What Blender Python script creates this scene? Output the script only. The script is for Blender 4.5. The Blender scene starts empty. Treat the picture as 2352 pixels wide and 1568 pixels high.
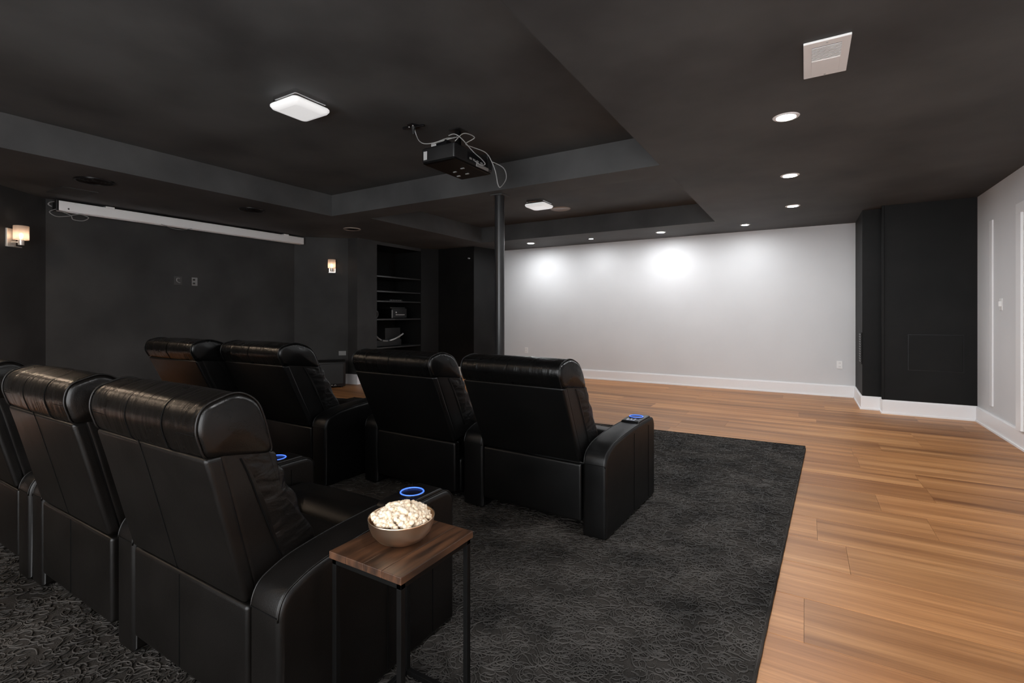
import bpy, bmesh, math, random
from mathutils import Vector, Matrix
random.seed(7)
PI = math.pi
C = bpy.context.scene.collection
SC = bpy.context.scene

# ------------------------------------------------------------------ camera, world, exposure
cd = bpy.data.cameras.new('camera'); cam = bpy.data.objects.new('camera', cd); C.objects.link(cam)
cam.location = (0, 0, 1.2); cam.rotation_euler = (PI/2, 0, math.radians(31))
cd.sensor_width = 36; cd.lens = 36*1121/2352; cd.shift_y = -62/2352; cd.clip_start = .02
SC.camera = cam
W = bpy.data.worlds.new('world'); SC.world = W; W.use_nodes = True
WB = W.node_tree.nodes['Background']; WB.inputs[0].default_value = (.96, .98, 1, 1); WB.inputs[1].default_value = 5.0
SC.view_settings.view_transform = 'Standard'; SC.view_settings.look = 'None'
SC.view_settings.gamma = 1; SC.view_settings.use_curve_mapping = False; SC.view_settings.exposure = .48
CAN = 390.0        # radiance of the recessed lamps
H, HT = 2.52, 2.80 # soffit and tray ceiling heights

# ------------------------------------------------------------------ materials
def new_mat(n):
    m = bpy.data.materials.new(n); m.use_nodes = True
    return m, m.node_tree.nodes, m.node_tree.links, m.node_tree.nodes['Principled BSDF']
def plain(n, col, rough=.5, metal=0, spec=.5, emit=0, ecol=None, coat=0):
    m, N, L, b = new_mat(n)
    b.inputs['Base Color'].default_value = (*col, 1); b.inputs['Roughness'].default_value = rough
    b.inputs['Metallic'].default_value = metal; b.inputs['Specular IOR Level'].default_value = spec
    b.inputs['Coat Weight'].default_value = coat
    if emit:
        b.inputs['Emission Color'].default_value = (*(ecol or col), 1); b.inputs['Emission Strength'].default_value = emit
    return m
def noise_mat(n, c0, c1, scale=3, rough=(.5, .7), bump=.1, bscale=80, stretch=(1, 1, 1), spec=.5, detail=5, metal=0, dist=.002, rnd=False):
    m, N, L, b = new_mat(n)
    tc = N.new('ShaderNodeTexCoord'); mp = N.new('ShaderNodeMapping'); mp.inputs['Scale'].default_value = stretch
    L.new(tc.outputs['Object'], mp.inputs['Vector'])
    nz = N.new('ShaderNodeTexNoise'); nz.inputs['Scale'].default_value = scale; nz.inputs['Detail'].default_value = detail
    L.new(mp.outputs[0], nz.inputs['Vector'])
    rp = N.new('ShaderNodeValToRGB'); rp.color_ramp.elements[0].position = .3; rp.color_ramp.elements[1].position = .7
    rp.color_ramp.elements[0].color = (*c0, 1); rp.color_ramp.elements[1].color = (*c1, 1)
    L.new(nz.outputs['Fac'], rp.inputs[0]); L.new(rp.outputs[0], b.inputs['Base Color'])
    mr = N.new('ShaderNodeMapRange'); mr.inputs['To Min'].default_value = rough[0]; mr.inputs['To Max'].default_value = rough[1]
    L.new(nz.outputs['Fac'], mr.inputs[0]); L.new(mr.outputs[0], b.inputs['Roughness'])
    b.inputs['Specular IOR Level'].default_value = spec; b.inputs['Metallic'].default_value = metal
    n2 = N.new('ShaderNodeTexNoise'); n2.inputs['Scale'].default_value = bscale; n2.inputs['Detail'].default_value = 4
    L.new(mp.outputs[0], n2.inputs['Vector'])
    bp = N.new('ShaderNodeBump'); bp.inputs['Strength'].default_value = bump; bp.inputs['Distance'].default_value = dist
    L.new(n2.outputs['Fac'], bp.inputs['Height']); L.new(bp.outputs[0], b.inputs['Normal'])
    return m

BLACK = noise_mat('black_paint', (.026, .0261, .0263), (.052, .0522, .0525), 1.6, (.62, .78), .12, 60, spec=.3)
BLACKC = noise_mat('black_ceiling_paint', (.040, .0405, .041), (.088, .0885, .089), 1.3, (.6, .75), .12, 60, spec=.3)
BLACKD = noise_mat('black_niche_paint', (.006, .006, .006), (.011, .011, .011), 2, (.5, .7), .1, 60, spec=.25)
BLACKS = noise_mat('black_satin_paint', (.0025, .0025, .0025), (.0095, .0093, .0092), 2.2, (.5, .7), .1, 50, spec=.2)
WHITE = noise_mat('white_wall_paint', (.68, .69, .705), (.73, .74, .755), 1.1, (.55, .7), .08, 120, spec=.3)
TRIM = plain('white_trim_paint', (.90, .905, .92), .35)
PLAST = plain('white_plastic', (.88, .88, .88), .35)
DSLOT = plain('dark_slot', (.02, .02, .02), .5)
CHROME = plain('chrome', (.75, .75, .76), .12, 1)
STEEL = plain('satin_steel', (.66, .50, .36), .30, 1)
BLKMET = noise_mat('black_steel', (.0018, .0017, .0016), (.003, .0029, .0028), 8, (.4, .5), .05, 200, spec=.15)
GLOSSB = plain('gloss_black', (.004, .004, .005), .3, spec=.25)
BLKPL = noise_mat('black_plastic', (.006, .006, .0065), (.010, .010, .0105), 12, (.38, .5), .1, 300)
GREYL = plain('grey_label', (.42, .42, .42), .5)
CORD = plain('grey_cord', (.28, .28, .28), .4)
SPKR = plain('speaker_grille_black', (.012, .012, .012), .45)
BRONZE = plain('tan_trim', (.30, .24, .20), .35)
GLOW = plain('lamp_lens', (1, 1, 1), .5, emit=CAN, ecol=(.97, .985, 1))
DOME = plain('milk_glass', (.80, .80, .80), .3, emit=.34, ecol=(1, 1, 1))
BLUE = plain('blue_light_ring', (.03, .08, .4), .3, emit=1.05, ecol=(.06, .18, 1))
BULB = plain('warm_bulb', (1, .8, .6), .3, emit=34, ecol=(1, .82, .66))

def leather(n, c0, c1, wr=0, wstretch=(1, 1, 1), rough=(.30, .46), wscale=9):
    m = noise_mat(n, c0, c1, 5, rough, .35, 260, spec=.30, dist=.0012)
    if wr:
        N, L = m.node_tree.nodes, m.node_tree.links; b = N['Principled BSDF']
        tc = N.new('ShaderNodeTexCoord'); mp = N.new('ShaderNodeMapping'); mp.inputs['Scale'].default_value = wstretch
        L.new(tc.outputs['Object'], mp.inputs['Vector'])
        nz = N.new('ShaderNodeTexNoise'); nz.inputs['Scale'].default_value = wscale; nz.inputs['Detail'].default_value = 2.5
        nz.inputs['Distortion'].default_value = .6
        L.new(mp.outputs[0], nz.inputs['Vector'])
        bp = N.new('ShaderNodeBump'); bp.inputs['Strength'].default_value = wr; bp.inputs['Distance'].default_value = .02
        L.new(nz.outputs['Fac'], bp.inputs['Height'])
        old = b.inputs['Normal'].links[0].from_node
        L.new(bp.outputs[0], old.inputs['Normal'])
    return m
def hides(n, c0, c1):
    return (leather(n, c0, c1, .12, (1, 1, 1), wscale=4), leather(n+'_gathered', c0, c1, .34, (2.8, .55, .55), (.22, .34), 7),
            leather(n+'_wrinkled', c0, c1, .50, (.8, 1, 1.7), (.32, .48), 11))
WARM_LIT = hides('warm_lit_black_leather', (.0020, .00155, .00125), (.0038, .0030, .0025))  # near row: the warm lamplight is put into the leather colour
JET = hides('jet_black_leather', (.0013, .0013, .0014), (.0026, .0025, .0024))  # same leather for the front row, without the warm tint
SEAM = plain('leather_seam', (.0006, .0006, .0006), .7, spec=.1)

def wood_floor():
    m, N, L, b = new_mat('oak_floor_board')
    tc = N.new('ShaderNodeTexCoord'); oi = N.new('ShaderNodeObjectInfo')
    geo = N.new('ShaderNodeNewGeometry')
    ad = N.new('ShaderNodeVectorMath'); ad.operation = 'MULTIPLY_ADD'
    cx = N.new('ShaderNodeCombineXYZ'); L.new(oi.outputs['Random'], cx.inputs[0]); L.new(oi.outputs['Random'], cx.inputs[1]); L.new(oi.outputs['Random'], cx.inputs[2])
    L.new(cx.outputs[0], ad.inputs[0]); ad.inputs[1].default_value = (37, 53, 19); L.new(geo.outputs['Position'], ad.inputs[2])
    def nz(scale, st, detail=5, rough=.55, dist=0):
        mp = N.new('ShaderNodeMapping'); mp.inputs['Scale'].default_value = st; L.new(ad.outputs[0], mp.inputs['Vector'])
        t = N.new('ShaderNodeTexNoise'); t.inputs['Scale'].default_value = scale; t.inputs['Detail'].default_value = detail
        t.inputs['Roughness'].default_value = rough; t.inputs['Distortion'].default_value = dist
        L.new(mp.outputs[0], t.inputs['Vector']); return t
    a = nz(1, (.42, 9, 1), 3, .5, .25)      # wide streaks along the board
    f = nz(1, (2.2, 75, 1), 6, .65)         # fine grain
    d = nz(1, (.8, 2.2, 1), 2)              # cloudy tone
    r1 = N.new('ShaderNodeValToRGB'); e = r1.color_ramp.elements
    e[0].position = .27; e[0].color = (.24, .095, .031, 1); e[1].position = .70; e[1].color = (.66, .345, .145, 1)
    k = e.new(.42); k.color = (.42, .190, .067, 1); k = e.new(.57); k.color = (.54, .262, .100, 1)
    L.new(a.outputs['Fac'], r1.inputs[0])
    r2 = N.new('ShaderNodeValToRGB'); e = r2.color_ramp.elements
    e[0].position = .32; e[0].color = (.74, .70, .66, 1); e[1].position = .62; e[1].color = (1.04, 1.04, 1.04, 1)
    L.new(f.outputs['Fac'], r2.inputs[0])
    mx = N.new('ShaderNodeMixRGB'); mx.blend_type = 'MULTIPLY'; mx.inputs[0].default_value = 1
    L.new(r1.outputs[0], mx.inputs[1]); L.new(r2.outputs[0], mx.inputs[2])
    r3 = N.new('ShaderNodeValToRGB'); e = r3.color_ramp.elements
    e[0].position = .3; e[0].color = (.86, .80, .76, 1); e[1].position = .7; e[1].color = (1.06, 1.04, 1.02, 1)
    L.new(d.outputs['Fac'], r3.inputs[0])
    m2 = N.new('ShaderNodeMixRGB'); m2.blend_type = 'MULTIPLY'; m2.inputs[0].default_value = 1
    L.new(mx.outputs[0], m2.inputs[1]); L.new(r3.outputs[0], m2.inputs[2])
    hs = N.new('ShaderNodeHueSaturation'); mr = N.new('ShaderNodeMapRange'); mr.inputs['To Min'].default_value = .79; mr.inputs['To Max'].default_value = 1.07
    L.new(oi.outputs['Random'], mr.inputs[0]); L.new(mr.outputs[0], hs.inputs['Value']); L.new(m2.outputs[0], hs.inputs['Color'])
    L.new(hs.outputs[0], b.inputs['Base Color'])
    b.inputs['Roughness'].default_value = .42; b.inputs['Specular IOR Level'].default_value = .4
    bp = N.new('ShaderNodeBump'); bp.inputs['Strength'].default_value = .12; bp.inputs['Distance'].default_value = .002
    L.new(f.outputs['Fac'], bp.inputs['Height']); L.new(bp.outputs[0], b.inputs['Normal'])
    return m
OAK = wood_floor()
def walnut():
    m, N, L, b = new_mat('walnut_board')
    tc = N.new('ShaderNodeTexCoord'); oi = N.new('ShaderNodeObjectInfo')
    mp = N.new('ShaderNodeMapping'); mp.inputs['Scale'].default_value = (26, 2.2, 8)
    L.new(tc.outputs['Object'], mp.inputs['Vector']); L.new(oi.outputs['Random'], mp.inputs['Location'])
    t = N.new('ShaderNodeTexNoise'); t.inputs['Scale'].default_value = 2.2; t.inputs['Detail'].default_value = 6; t.inputs['Distortion'].default_value = .4
    L.new(mp.outputs[0], t.inputs['Vector'])
    r = N.new('ShaderNodeValToRGB'); e = r.color_ramp.elements
    e[0].position = .3; e[0].color = (.012, .0054, .0027, 1); e[1].position = .72; e[1].color = (.080, .034, .0155, 1)
    L.new(t.outputs['Fac'], r.inputs[0])
    hs = N.new('ShaderNodeHueSaturation'); mr = N.new('ShaderNodeMapRange'); mr.inputs['To Min'].default_value = .7; mr.inputs['To Max'].default_value = 1.35
    L.new(oi.outputs['Random'], mr.inputs[0]); L.new(mr.outputs[0], hs.inputs['Value']); L.new(r.outputs[0], hs.inputs['Color'])
    L.new(hs.outputs[0], b.inputs['Base Color']); b.inputs['Roughness'].default_value = .42
    return m
WALNUT = walnut()
RUGB = noise_mat('charcoal_rug_backing', (.010, .0088, .0078), (.050, .044, .039), 3.5, (.85, 1), .6, 220, spec=.15, dist=.006)
RUGP = noise_mat('charcoal_rug_cord', (.014, .0124, .0111), (.064, .057, .051), 3.5, (.5, .75), .5, 500, spec=.3, dist=.002)
POP = noise_mat('popcorn', (.66, .50, .34), (.82, .72, .59), 45, (.6, .8), .3, 150, spec=.3)
def shade_glass():
    m, N, L, b = new_mat('frosted_shade')
    N.remove(b); out = N['Material Output']
    t = N.new('ShaderNodeBsdfTranslucent'); t.inputs[0].default_value = (.70, .60, .52, 1)
    d = N.new('ShaderNodeBsdfDiffuse'); d.inputs[0].default_value = (.55, .50, .46, 1)
    tr = N.new('ShaderNodeBsdfTransparent'); tr.inputs[0].default_value = (.95, .9, .85, 1)
    m1 = N.new('ShaderNodeMixShader'); m1.inputs[0].default_value = .45; L.new(t.outputs[0], m1.inputs[1]); L.new(d.outputs[0], m1.inputs[2])
    m2 = N.new('ShaderNodeMixShader'); m2.inputs[0].default_value = .22; L.new(m1.outputs[0], m2.inputs[1]); L.new(tr.outputs[0], m2.inputs[2])
    L.new(m2.outputs[0], out.inputs[0]); return m
SHADE = shade_glass()

# ------------------------------------------------------------------ mesh helpers
def link(name, bm, mat, parent=None, smooth=False, loc=None, rot=None, angle=None):
    bmesh.ops.recalc_face_normals(bm, faces=bm.faces[:])
    me = bpy.data.meshes.new(name); bm.to_mesh(me); bm.free()
    me.materials.append(mat)
    if smooth or angle is not None: me.shade_smooth()
    if angle is not None:
        try: me.set_sharp_from_angle(angle=math.radians(angle))
        except Exception: pass
    for p in me.polygons:
        if p.loop_total > 12: p.use_smooth = False
    o = bpy.data.objects.new(name, me); C.objects.link(o)
    if parent is not None: o.parent = parent
    if loc: o.location = loc
    if rot: o.rotation_euler = rot
    return o
def tag(o, label=None, cat=None, group=None, kind=None):
    if label: o['label'] = label
    if cat: o['category'] = cat
    if group: o['group'] = group
    if kind: o['kind'] = kind
    return o
def empty(name, loc, rz=0, label=None, cat=None, group=None, kind=None):
    o = bpy.data.objects.new(name, None); C.objects.link(o); o.location = loc; o.rotation_euler = (0, 0, rz)
    o.empty_display_size = .1
    return tag(o, label, cat, group, kind)
def box(bm, x0, x1, y0, y1, z0, z1, bev=0, seg=2, M=None):
    b2 = bmesh.new()
    vs = [b2.verts.new((x, y, z)) for x in (x0, x1) for y in (y0, y1) for z in (z0, z1)]
    for f in ((0, 1, 3, 2), (4, 6, 7, 5), (0, 4, 5, 1), (2, 3, 7, 6), (0, 2, 6, 4), (1, 5, 7, 3)): b2.faces.new([vs[i] for i in f])
    bmesh.ops.recalc_face_normals(b2, faces=b2.faces[:])
    if bev: bmesh.ops.bevel(b2, geom=b2.edges[:], offset=bev, segments=seg, affect='EDGES', profile=.5)
    if M: b2.transform(M)
    merge(bm, b2)
def merge(bm, b2):
    me = bpy.data.meshes.new('tmp'); b2.to_mesh(me); b2.free(); bm.from_mesh(me); bpy.data.meshes.remove(me)
def B(*a, **k):
    bm = bmesh.new(); box(bm, *a, **k); return bm
def lathe(bm, prof, n=32, M=None):
    b2 = bmesh.new(); rings = []
    for r, z in prof:
        if r < 1e-6: rings.append([b2.verts.new((0, 0, z))])
        else: rings.append([b2.verts.new((r*math.cos(2*PI*i/n), r*math.sin(2*PI*i/n), z)) for i in range(n)])
    for a, b in zip(rings, rings[1:]):
        for i in range(n):
            j = (i+1) % n
            if len(a) == 1 and len(b) == 1: continue
            if len(a) == 1: b2.faces.new((a[0], b[i], b[j]))
            elif len(b) == 1: b2.faces.new((a[i], a[j], b[0]))
            else: b2.faces.new((a[i], a[j], b[j], b[i]))
    if M: b2.transform(M)
    merge(bm, b2)
def spline(pts, k=6, closed=False):
    P = [Vector(p) for p in pts]; n = len(P); out = []
    rng = range(n) if closed else range(n-1)
    for i in rng:
        p0 = P[(i-1) % n] if closed or i > 0 else P[0]; p1 = P[i]; p2 = P[(i+1) % n]
        p3 = P[(i+2) % n] if closed or i+2 < n else P[-1]
        for j in range(k):
            t = j/k
            out.append(.5*((2*p1)+(-p0+p2)*t+(2*p0-5*p1+4*p2-p3)*t*t+(-p0+3*p1-3*p2+p3)*t**3))
    if not closed: out.append(P[-1])
    return out
def tube(bm, pts, r, n=6, closed=False):
    b2 = bmesh.new(); P = [Vector(p) for p in pts]; m = len(P); rings = []
    up = Vector((0, 0, 1))
    prev = None
    for i in range(m):
        a = P[i-1] if (i > 0 or closed) else P[i]; b = P[(i+1) % m] if (i < m-1 or closed) else P[i]
        t = (b-a)
        if t.length < 1e-9: t = Vector((0, 0, 1))
        t.normalize()
        if prev is None:
            s = t.cross(up)
            if s.length < .1: s = t.cross(Vector((1, 0, 0)))
        else: s = prev - t*prev.dot(t)
        if s.length < 1e-6: s = t.orthogonal()
        s.normalize(); prev = s; q = t.cross(s)
        rings.append([b2.verts.new(P[i]+(s*math.cos(2*PI*j/n)+q*math.sin(2*PI*j/n))*r) for j in range(n)])
    pairs = list(zip(rings, rings[1:])) + ([(rings[-1], rings[0])] if closed else [])
    for a, b in pairs:
        for j in range(n): b2.faces.new((a[j], a[(j+1) % n], b[(j+1) % n], b[j]))
    if not closed:
        b2.faces.new(rings[0][::-1]); b2.faces.new(rings[-1])
    merge(bm, b2)
def roundpoly(pts, r, seg=4):
    """closed polygon (y,z) with rounded corners; pts may be (y,z) or (y,z,radius)"""
    out = []; n = len(pts)
    for i in range(n):
        p = Vector(pts[i][:2]); rr = pts[i][2] if len(pts[i]) > 2 else r
        a = Vector(pts[i-1][:2])-p; b = Vector(pts[(i+1) % n][:2])-p
        la, lb = a.length, b.length; a.normalize(); b.normalize()
        d = min(rr, la*.48, lb*.48)
        p0 = p+a*d; p2 = p+b*d
        if d < .002: out.append(p); continue
        for k in range(seg+1):
            t = k/seg; out.append((1-t)**2*p0+2*t*(1-t)*p+t*t*p2)
    return out
def slab(bm, poly, x0, x1, r, nr=4, puff=0, dome=0):
    """profile polygon in the y-z plane, extruded along x, the side edges rounded over radius r"""
    n = len(poly); area = sum(poly[i-1].x*poly[i].y-poly[i].x*poly[i-1].y for i in range(n))
    sg = 1 if area > 0 else -1; nor = []
    for i in range(n):
        t = poly[(i+1) % n]-poly[i-1]; t = Vector((t.x, t.y)).normalized(); nor.append(Vector((t.y, -t.x))*sg)
    b2 = bmesh.new(); rings = []
    mid = sum(poly, Vector((0, 0)))/n
    def inset(off):
        if dome: return [p+(mid-p).normalized()*off*1.1 for p in poly]
        q = [Vector((poly[i].x-nor[i].x*off, poly[i].y-nor[i].y*off)) for i in range(n)]
        if off <= 0: return q
        for _ in range(12):      # edges that turned round are pulled together
            bad = [i for i in range(n) if (q[(i+1) % n]-q[i]).dot(poly[(i+1) % n]-poly[i]) < 0]
            if not bad: break
            runs = []
            for i in bad:
                if runs and (runs[-1][-1] == i): runs[-1].append((i+1) % n)
                else: runs.append([i, (i+1) % n])
            for rn in runs:
                a = q[(rn[0]-1) % n]; b = q[(rn[-1]+1) % n]; m = sum((q[k] for k in rn), Vector((0, 0)))/len(rn)
                for k in rn: q[k] = m.copy()
        return q
    def ring(x, off): rings.append([b2.verts.new((x, p.x, p.y)) for p in inset(off)])
    q0 = inset(r*1.1); cen = sum(q0, Vector((0, 0)))/n
    def cap(x, k): rings.append([b2.verts.new((x, *(p.lerp(cen, k)))) for p in q0])
    A = [(r*(1-math.cos(a)), r*(1-math.sin(a))) for a in [PI/2*k/nr for k in range(nr+1)]]
    if dome:
        for k in (.85, .6, .35, .15): cap(x0-dome*(1-(1-k)**2), k)
    else: ring(x0, r*1.25)
    for dx, off in A: ring(x0+dx, off)
    nm = 6 if puff else 1
    for k in range(1, nm):
        t = k/nm; ring(x0+r+(x1-x0-2*r)*t, -puff*math.sin(PI*t))
    for dx, off in A[::-1]: ring(x1-dx, off)
    if dome:
        for k in (.15, .35, .6, .85): cap(x1+dome*(1-(1-k)**2), k)
    else: ring(x1, r*1.25)
    for a, b in zip(rings, rings[1:]):
        for i in range(n): b2.faces.new((a[i], a[(i+1) % n], b[(i+1) % n], b[i]))
    b2.faces.new(rings[0]); b2.faces.new(rings[-1][::-1])
    bmesh.ops.remove_doubles(b2, verts=b2.verts[:], dist=3e-4)
    bmesh.ops.dissolve_degenerate(b2, edges=b2.edges[:], dist=1e-4)
    merge(bm, b2)
def S(poly, x0, x1, r, **k):
    bm = bmesh.new(); slab(bm, poly, x0, x1, r, **k); return bm

# ------------------------------------------------------------------ the room
def wall_prism(bm, p0, p1, z0, z1, th=.12, off=0):
    """a wall from p0 to p1 whose room face is the line p0-p1, thickness to the right of the direction"""
    a, b = Vector((*p0, 0)), Vector((*p1, 0)); d = (b-a).normalized(); nrm = Vector((-d.y, d.x, 0))   # towards the room when walking clockwise seen from above... left of travel
    q = [a+nrm*off, b+nrm*off, b-nrm*th, a-nrm*th]
    lo = [bm.verts.new((v.x, v.y, z0)) for v in q]; hi = [bm.verts.new((v.x, v.y, z1)) for v in q]
    bm.faces.new(lo[::-1]); bm.faces.new(hi)
    for i in range(4): bm.faces.new((lo[i], lo[(i+1) % 4], hi[(i+1) % 4], hi[i]))
def structure(name, bm, mat, parent=None, **k):
    o = link(name, bm, mat, parent, **k)
    if parent is None: o['kind'] = 'structure'
    return o
YB = -2.2   # the open rear of the room
LEFT = [(-6.30, YB), (-6.30, .72), (-7.42, 2.03), (-7.42, 5.19), (-6.81, 5.80), (-6.60, 5.82), (-6.60, 6.27)]
LEFT2 = [(-6.60, 7.44), (-6.38, 7.72), (-5.50, 7.72), (-5.35, 8.57)]
ZT = 2.95
# walking clockwise seen from above keeps the room to the right; reverse the points so that it lies to the left
def poly_wall(bm, pts, z0=0, z1=ZT, th=.12, rev=True, near=0):
    P = [Vector(p) for p in (pts[::-1] if rev else pts)]; n = len(P)
    def off(t):
        out = []
        for i in range(n):
            ns = []
            if i > 0: d = (P[i]-P[i-1]).normalized(); ns.append(Vector((d.y, -d.x)))
            if i < n-1: d = (P[i+1]-P[i]).normalized(); ns.append(Vector((d.y, -d.x)))
            m = sum(ns, Vector((0, 0))).normalized(); out.append(P[i]+m*t/max(.4, m.dot(ns[0])))
        return out
    F, K = off(near), off(th)
    fl = [bm.verts.new((p.x, p.y, z0)) for p in F]; fh = [bm.verts.new((p.x, p.y, z1)) for p in F]
    kl = [bm.verts.new((p.x, p.y, z0)) for p in K]; kh = [bm.verts.new((p.x, p.y, z1)) for p in K]
    for i in range(n-1):
        for q in ((fl[i], fl[i+1], fh[i+1], fh[i]), (kl[i], kl[i+1], kh[i+1], kh[i]), (fl[i], fl[i+1], kl[i+1], kl[i]), (fh[i], fh[i+1], kh[i+1], kh[i])): bm.faces.new(q)
    for i in (0, n-1): bm.faces.new((fl[i], kl[i], kh[i], fh[i]))
bm = bmesh.new(); poly_wall(bm, LEFT)
wall_prism(bm, (-6.602, 7.46), (-6.602, 6.25), 2.46, ZT)          # above the niche
wall_left = structure('wall_left', bm, BLACK)
bm = bmesh.new(); wall_prism(bm, (-6.30, YB), (-3.0, YB), 0, ZT); structure('wall_rear_blocker', bm, BLACK)  # unseen wall, added to keep the bright rear opening out of the leather
bm = bmesh.new(); poly_wall(bm, LEFT2); structure('wall_rear_left', bm, BLACKS)
# niche box
bm = bmesh.new()
box(bm, -7.42, -7.30, 6.27, 7.44, 0, 2.56); box(bm, -7.30, -6.615, 6.15, 6.27, 0, 2.56); box(bm, -7.30, -6.615, 7.44, 7.56, 0, 2.56)
box(bm, -7.30, -6.615, 6.27, 7.44, 2.46, 2.56)
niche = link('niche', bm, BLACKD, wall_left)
bm = bmesh.new(); wall_prism(bm, (.62, 8.57), (-5.50, 8.57), 0, ZT); structure('wall_front', bm, WHITE)
bm = bmesh.new(); poly_wall(bm, [(.62, 8.57), (.62, 7.60), (.815, 7.60), (.815, 7.40), (1.66, 7.40)], th=.10)
wall_corner = structure('wall_corner', bm, BLACKS)
bm = bmesh.new(); wall_prism(bm, (1.66, YB), (1.66, 7.40), 0, ZT); wall_right = structure('wall_right', bm, WHITE)
# access panel on the black bump-out
bm = bmesh.new(); box(bm, 1.053, 1.538, 7.388, 7.402, .546, .957, .004); ap = link('access_panel', bm, BLACKS, wall_corner)
bm = bmesh.new()
for a in ((1.045, 1.546, .538, .546), (1.045, 1.546, .957, .965)): box(bm, a[0], a[1], 7.392, 7.402, a[2], a[3])
for a in ((1.045, 1.053, .546, .957), (1.538, 1.546, .546, .957)): box(bm, a[0], a[1], 7.392, 7.402, a[2], a[3])
link('panel_frame', bm, GLOSSB, ap)
bm = bmesh.new(); box(bm, .795, .822, 7.385, 7.415, .17, H, .004); link('corner_bead', bm, BLACKS, wall_corner)
# baseboards
def baseboard(name, pts, mat=TRIM, h=.17, th=.016):
    bm = bmesh.new()
    for z0, z1, t in ((.018, h-.014, th), (h-.014, h, th*.55), (0, .018, th+.010)): poly_wall(bm, pts, z0, z1, 0, near=-t)
    return structure(name, bm, mat)
baseboard('baseboard_front', [(-5.50, 8.57), (.62, 8.57)])
baseboard('baseboard_corner', [(.62, 8.57), (.62, 7.60), (.815, 7.60), (.815, 7.40), (1.66, 7.40)])
baseboard('baseboard_right', [(1.66, 7.40), (1.66, YB)])
baseboard('baseboard_left', LEFT)
baseboard('baseboard_rear_left', LEFT2)
# ceiling: upper slab, soffits and beams
bm = bmesh.new(); box(bm, -7.9, 1.9, YB, 8.8, HT, HT+.12); ceiling = structure('ceiling', bm, BLACKC)
def cpart(n, *a): return link(n, B(*a), BLACKC, ceiling)
cpart('soffit', -1.10, 1.80, YB, 8.75, H, HT+.01)
cpart('soffit', -7.60, -5.45, YB, 4.37, H, HT+.01)
cpart('soffit', -7.60, -5.12, 4.37, 8.75, H, HT+.01)
cpart('soffit', -5.12, -1.10, 7.43, 8.75, H, HT+.01)
cpart('beam', -5.12, -1.10, 4.37, 4.75, H, HT+.01)
# floor slab and boards
bm = bmesh.new(); box(bm, -8.0, 2.0, YB, 8.9, -.12, -.012); floor = structure('floor', bm, plain('dark_underlay', (.05, .03, .02), .8))
PW = .327; base = bpy.data.meshes.new('floor_board')
bm = bmesh.new(); g = .0011
box(bm, 0, 1, g, PW-g, -.012, 0)
for v in bm.verts:
    pass
top = [e for e in bm.edges if all(abs(v.co.z) < 1e-6 for v in e.verts) and abs(e.verts[0].co.y-e.verts[1].co.y) < 1e-6]
bmesh.ops.bevel(bm, geom=top, offset=.0022, segments=1, affect='EDGES')
bm.to_mesh(base); bm.free(); base.materials.append(OAK)
joint = {0: .18, 2: .61, 5: .705, 6: .37, 8: .58, 9: .91}
nb = 0; rr = random.Random(3)
for k in range(-15, 18):
    y = 2.735+k*PW
    if y > 8.57: break
    lens = []
    x = joint.get(k, rr.uniform(-.3, 1.2)) ; xs = [x]
    while xs[-1] < 1.66: xs.append(xs[-1]+rr.uniform(1.5, 2.3))
    while xs[0] > -7.42: xs.insert(0, xs[0]-rr.uniform(1.5, 2.3))
    xs[0] = -7.45; xs[-1] = 1.665
    if len(xs) > 2 and xs[1] < -7.2: xs.pop(1)
    for a, b in zip(xs, xs[1:]):
        if b-a < .05: continue
        o = bpy.data.objects.new('floor_board', base); C.objects.link(o); o.parent = floor
        o.location = (a+.0006, y, 0); o.scale = (b-a-.0012, 1, 1); nb += 1

# right wall mouldings: a narrow batten and a broad door-like panel with its casing
tr = structure('trim_1', B(1.648, 1.661, 6.855, 6.945, .25, 2.175, .003), TRIM)
d1 = structure('door_1', B(1.640, 1.661, 5.03, 5.98, .171, 2.10, .003), WHITE)
bm = bmesh.new()
box(bm, 1.622, 1.6605, 5.98, 6.10, .171, 2.10, .003); box(bm, 1.622, 1.6605, 4.91, 6.10, 2.10, 2.19, .003); box(bm, 1.622, 1.6605, 4.91, 5.03, .171, 2.10, .003)
link('door_casing', bm, TRIM, d1)
for z in (.5, .75, 1.0, 1.25, 1.5, 1.75): link('hinge', B(1.630, 1.645, 6.098, 6.112, z, z+.03, .002), TRIM, d1)

# round steel post under the beam
pb = empty('support_post', (-2.90, 4.56, .0185), 0, 'round black steel post standing between the beam and the floor', 'post')
bm = bmesh.new(); lathe(bm, [(0, .01), (.055, .01), (.055, H-.0305), (0, H-.0305)], 32); link('post_shaft', bm, plain('post_gloss_paint', (.02, .02, .021), .3), pb, angle=40)
bm = bmesh.new(); box(bm, -.075, .075, -.075, .075, H-.0305, H-.0185, .002); link('cap_plate', bm, BLACKC, pb)
bm = bmesh.new(); box(bm, -.09, .09, -.09, .09, 0, .012, .002); link('foot_plate', bm, BLKPL, pb)

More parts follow.
